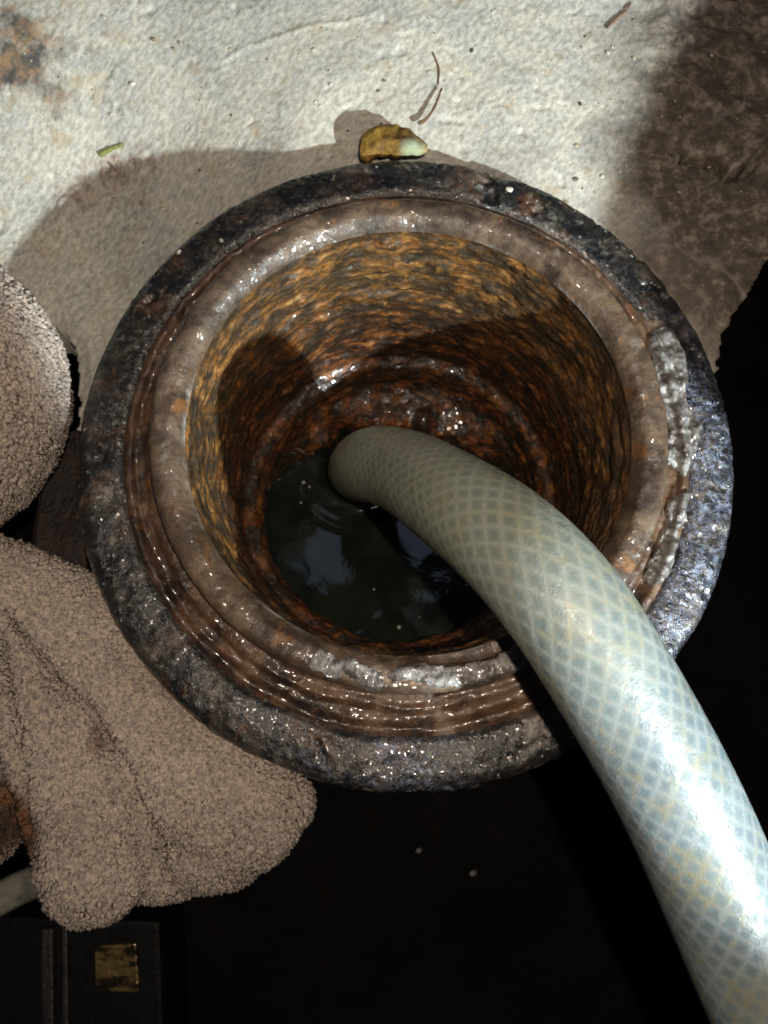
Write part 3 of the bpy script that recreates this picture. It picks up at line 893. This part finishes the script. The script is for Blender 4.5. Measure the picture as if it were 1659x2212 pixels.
chip('grit_chip', tuple(on_plane(1131, 783, -0.9) ), (0.016, 0.016, 0.014), GRIT, 'white crumb stuck high on the right of the rusty bore wall', 'chip', 4)
chip('grit_chip', tuple(sp(287, 182, 0.006)), (0.020, 0.016, 0.012), GRIT, 'white grain on the pale concrete at the upper left', 'chip', 5)
m = Mat('dull_stone'); PEB = m.done((0.16, 0.13, 0.11), 0.5)
chip('pebble', tuple(on_plane(1022, 1885, -2.95)), (0.026, 0.040, 0.02), PEB, 'small pale pebble in the dark below the flange', 'pebble', 6)
chip('pebble', tuple(on_plane(905, 1838, -2.95)), (0.022, 0.026, 0.02), PEB, 'small yellowish pebble in the dark below the flange', 'pebble', 7)

# loose grit lying on the slab
bm = bmesh.new()
for i_ in range(150):
    X_, Y_ = random.uniform(-2.4, 2.2), random.uniform(1.45, 2.95)
    if math.hypot(X_, Y_) < 1.7: continue
    k_ = (int(np.argmin(np.abs(gx - X_))), int(np.argmin(np.abs(gy - Y_))))
    r_ = 0.004 + 0.010 * random.random() ** 3
    mt = Matrix.Translation((X_, Y_, Z[k_] + r_ * 0.3)) @ Matrix.Rotation(random.uniform(0, 3), 4, 'Z') @ Matrix.Diagonal((1.5, 1, 0.7, 1))
    bmesh.ops.create_icosphere(bm, subdivisions=1, radius=r_, matrix=mt)
me = bpy.data.meshes.new('grit'); bm.to_mesh(me); bm.free()
m = Mat('grit_grains'); me.materials.append(m.done(m.ramp(m.noise(3, 3), [(0.42, (0.06, 0.05, 0.04)), (0.5, (0.3, 0.24, 0.16)), (0.58, (0.5, 0.48, 0.42))]), 0.7))
gt = bpy.data.objects.new('grit', me); COL.objects.link(gt)
tag(gt, 'loose grit scattered over the pale concrete', 'grit', kind='stuff')

# dark iron bracket behind the flange at the left
def prism(bm, pts, z0, z1):
    lo = [bm.verts.new((p[0], p[1], z0)) for p in pts]; hi = [bm.verts.new((p[0], p[1], z1)) for p in pts]
    bm.faces.new(lo[::-1]); bm.faces.new(hi)
    for i in range(len(pts)):
        j = (i + 1) % len(pts)
        bm.faces.new((lo[i], lo[j], hi[j], hi[i]))
def finish(name, bm, mat, parent=None, bevel=0.02, disp=0.0, seed=0):
    bmesh.ops.recalc_face_normals(bm, faces=bm.faces)
    bmesh.ops.bevel(bm, geom=list(bm.edges), offset=bevel, segments=2, affect='EDGES', profile=0.6)
    bmesh.ops.triangulate(bm, faces=[f for f in bm.faces if len(f.verts) > 4])
    if disp:
        bmesh.ops.subdivide_edges(bm, edges=[e for e in bm.edges if e.calc_length() > 0.12], cuts=4, use_grid_fill=True)
        co = np.array([v.co for v in bm.verts]); dd = fbm(co * 5, 4, seed)
        bm.normal_update()
        for v, k in zip(bm.verts, dd): v.co += v.normal * float(k) * disp
    me = bpy.data.meshes.new(name); bm.to_mesh(me); bm.free()
    me.materials.append(mat)
    o = bpy.data.objects.new(name, me); COL.objects.link(o); o.parent = parent
    return o
bm = bmesh.new()
q = [on_plane(*p, -0.80)[:2] for p in ((95, 935), (172, 925), (178, 1010), (176, 1120), (190, 1250), (235, 1400), (330, 1560), (200, 1560), (60, 1400), (70, 1180))]
prism(bm, q, -3.0, -0.80)
bk = finish('iron_bracket', bm, IRON, None, 0.025, 0.03, 90)
tag(bk, 'dark rusty iron bracket between the glove and the flange', 'bracket')

# black tool casing with a brass window, under the glove
case = thing('tool_casing', 'black tool casing with a small brass plate below the glove', 'tool', loc=tuple(on_plane(180, 2100, -1.4)))
bm = bmesh.new()
q = [on_plane(*p, -1.35)[:2] for p in ((-160, 1975), (345, 1990), (360, 2420), (-160, 2420))]
prism(bm, q, -1.9, -1.35)
loc_to(case, finish('body', bm, CASE, case, 0.03))
for x0, x1, h in ((96, 122, 0.05), (136, 150, 0.03)):
    bm = bmesh.new()
    q = [on_plane(*p, -1.35)[:2] for p in ((x0, 2000), (x1, 2000), (x1 + 4, 2400), (x0 + 4, 2400))]
    prism(bm, q, -1.37, -1.35 + h)
    loc_to(case, finish('ridge', bm, mat_dark('grey_ridge', (0.008, 0.008, 0.010), (0.02, 0.018, 0.017), 0.4, 3, 0.3), case, 0.012))
m = Mat('brass'); m.bump(m.noise(5, 3, 0.6), 0.06, 0.5)
BRASS = m.done(m.ramp(m.noise(7, 4, stretch=(1, 3, 1)), [(0.44, (0.02, 0.015, 0.007)), (0.56, (0.17, 0.12, 0.045))]), 0.35, 0.5, 0.6)
bm = bmesh.new()
q = [on_plane(*p, -1.34)[:2] for p in ((205, 2042), (296, 2036), (303, 2142), (208, 2140))]
prism(bm, q, -1.36, -1.325)
loc_to(case, finish('brass_plate', bm, BRASS, case, 0.012))
# grey strip under the leftmost finger
m = Mat('grey_plastic'); GP = m.done(m.ramp(m.noise(8, 5), [(0.4, (0.10, 0.10, 0.085)), (0.6, (0.2, 0.19, 0.16))]), 0.3, 0.5)
g = []
for u in np.linspace(0, 1, 24):
    x_, y_ = -120 + 250 * u, 1985 - 135 * u - 18 * math.sin(math.pi * u)
    row = []
    for v in np.linspace(0, 1, 8):
        q = on_plane(x_ + 26 * v, y_ + 62 * v, -1.0)
        row.append(q + np.array([0, 0, 0.05 * math.sin(math.pi * v) + 0.04 * u]))
    g.append(row)
tag(shell('plastic_strip', g, GP, None, 0.02), 'grey plastic strip poking out under the leftmost gloved finger', 'plastic strip')

# unseen blocker added to the right of the view: it
# stands in the beam and shades the right of the slab
bm = bmesh.new()
SL = mat_dark('dark_blocker', (0.012, 0.012, 0.014), (0.03, 0.03, 0.032), 0.9, 8, 0.1)
tv = np.array(TORCH)
def toward(lat, vert, t):
    p = lat * np.array([0.707, 0.707, 0]) + vert * np.array([-0.375, 0.375, 0.848])
    return p * (1 - t) + tv * t
chain_mesh(bm, [toward(1.84, -0.76, 0.35), toward(2.7, -0.55, 0.35), toward(4.0, -0.28, 0.35), toward(6.0, 0.1, 0.35)], [0.35, 0.35, 0.35, 0.35])
me = bpy.data.meshes.new('light_blocker'); bm.to_mesh(me); bm.free(); me.materials.append(SL)
sl = bpy.data.objects.new('light_blocker', me); COL.objects.link(sl)
for p in me.polygons: p.use_smooth = True
tag(sl, 'dark blocker added out of view, shading the right of the slab', 'light_blocker')

# ------------------------------------------------------------------ to metres
done_ = set()
for o in list(scene.objects):
    o.location = o.location * S
    if o.type == 'MESH' and o.data.name not in done_:
        o.data.transform(Matrix.Scale(S, 4)); o.data.update()
        done_.add(o.data.name)
bpy.context.view_layer.update()
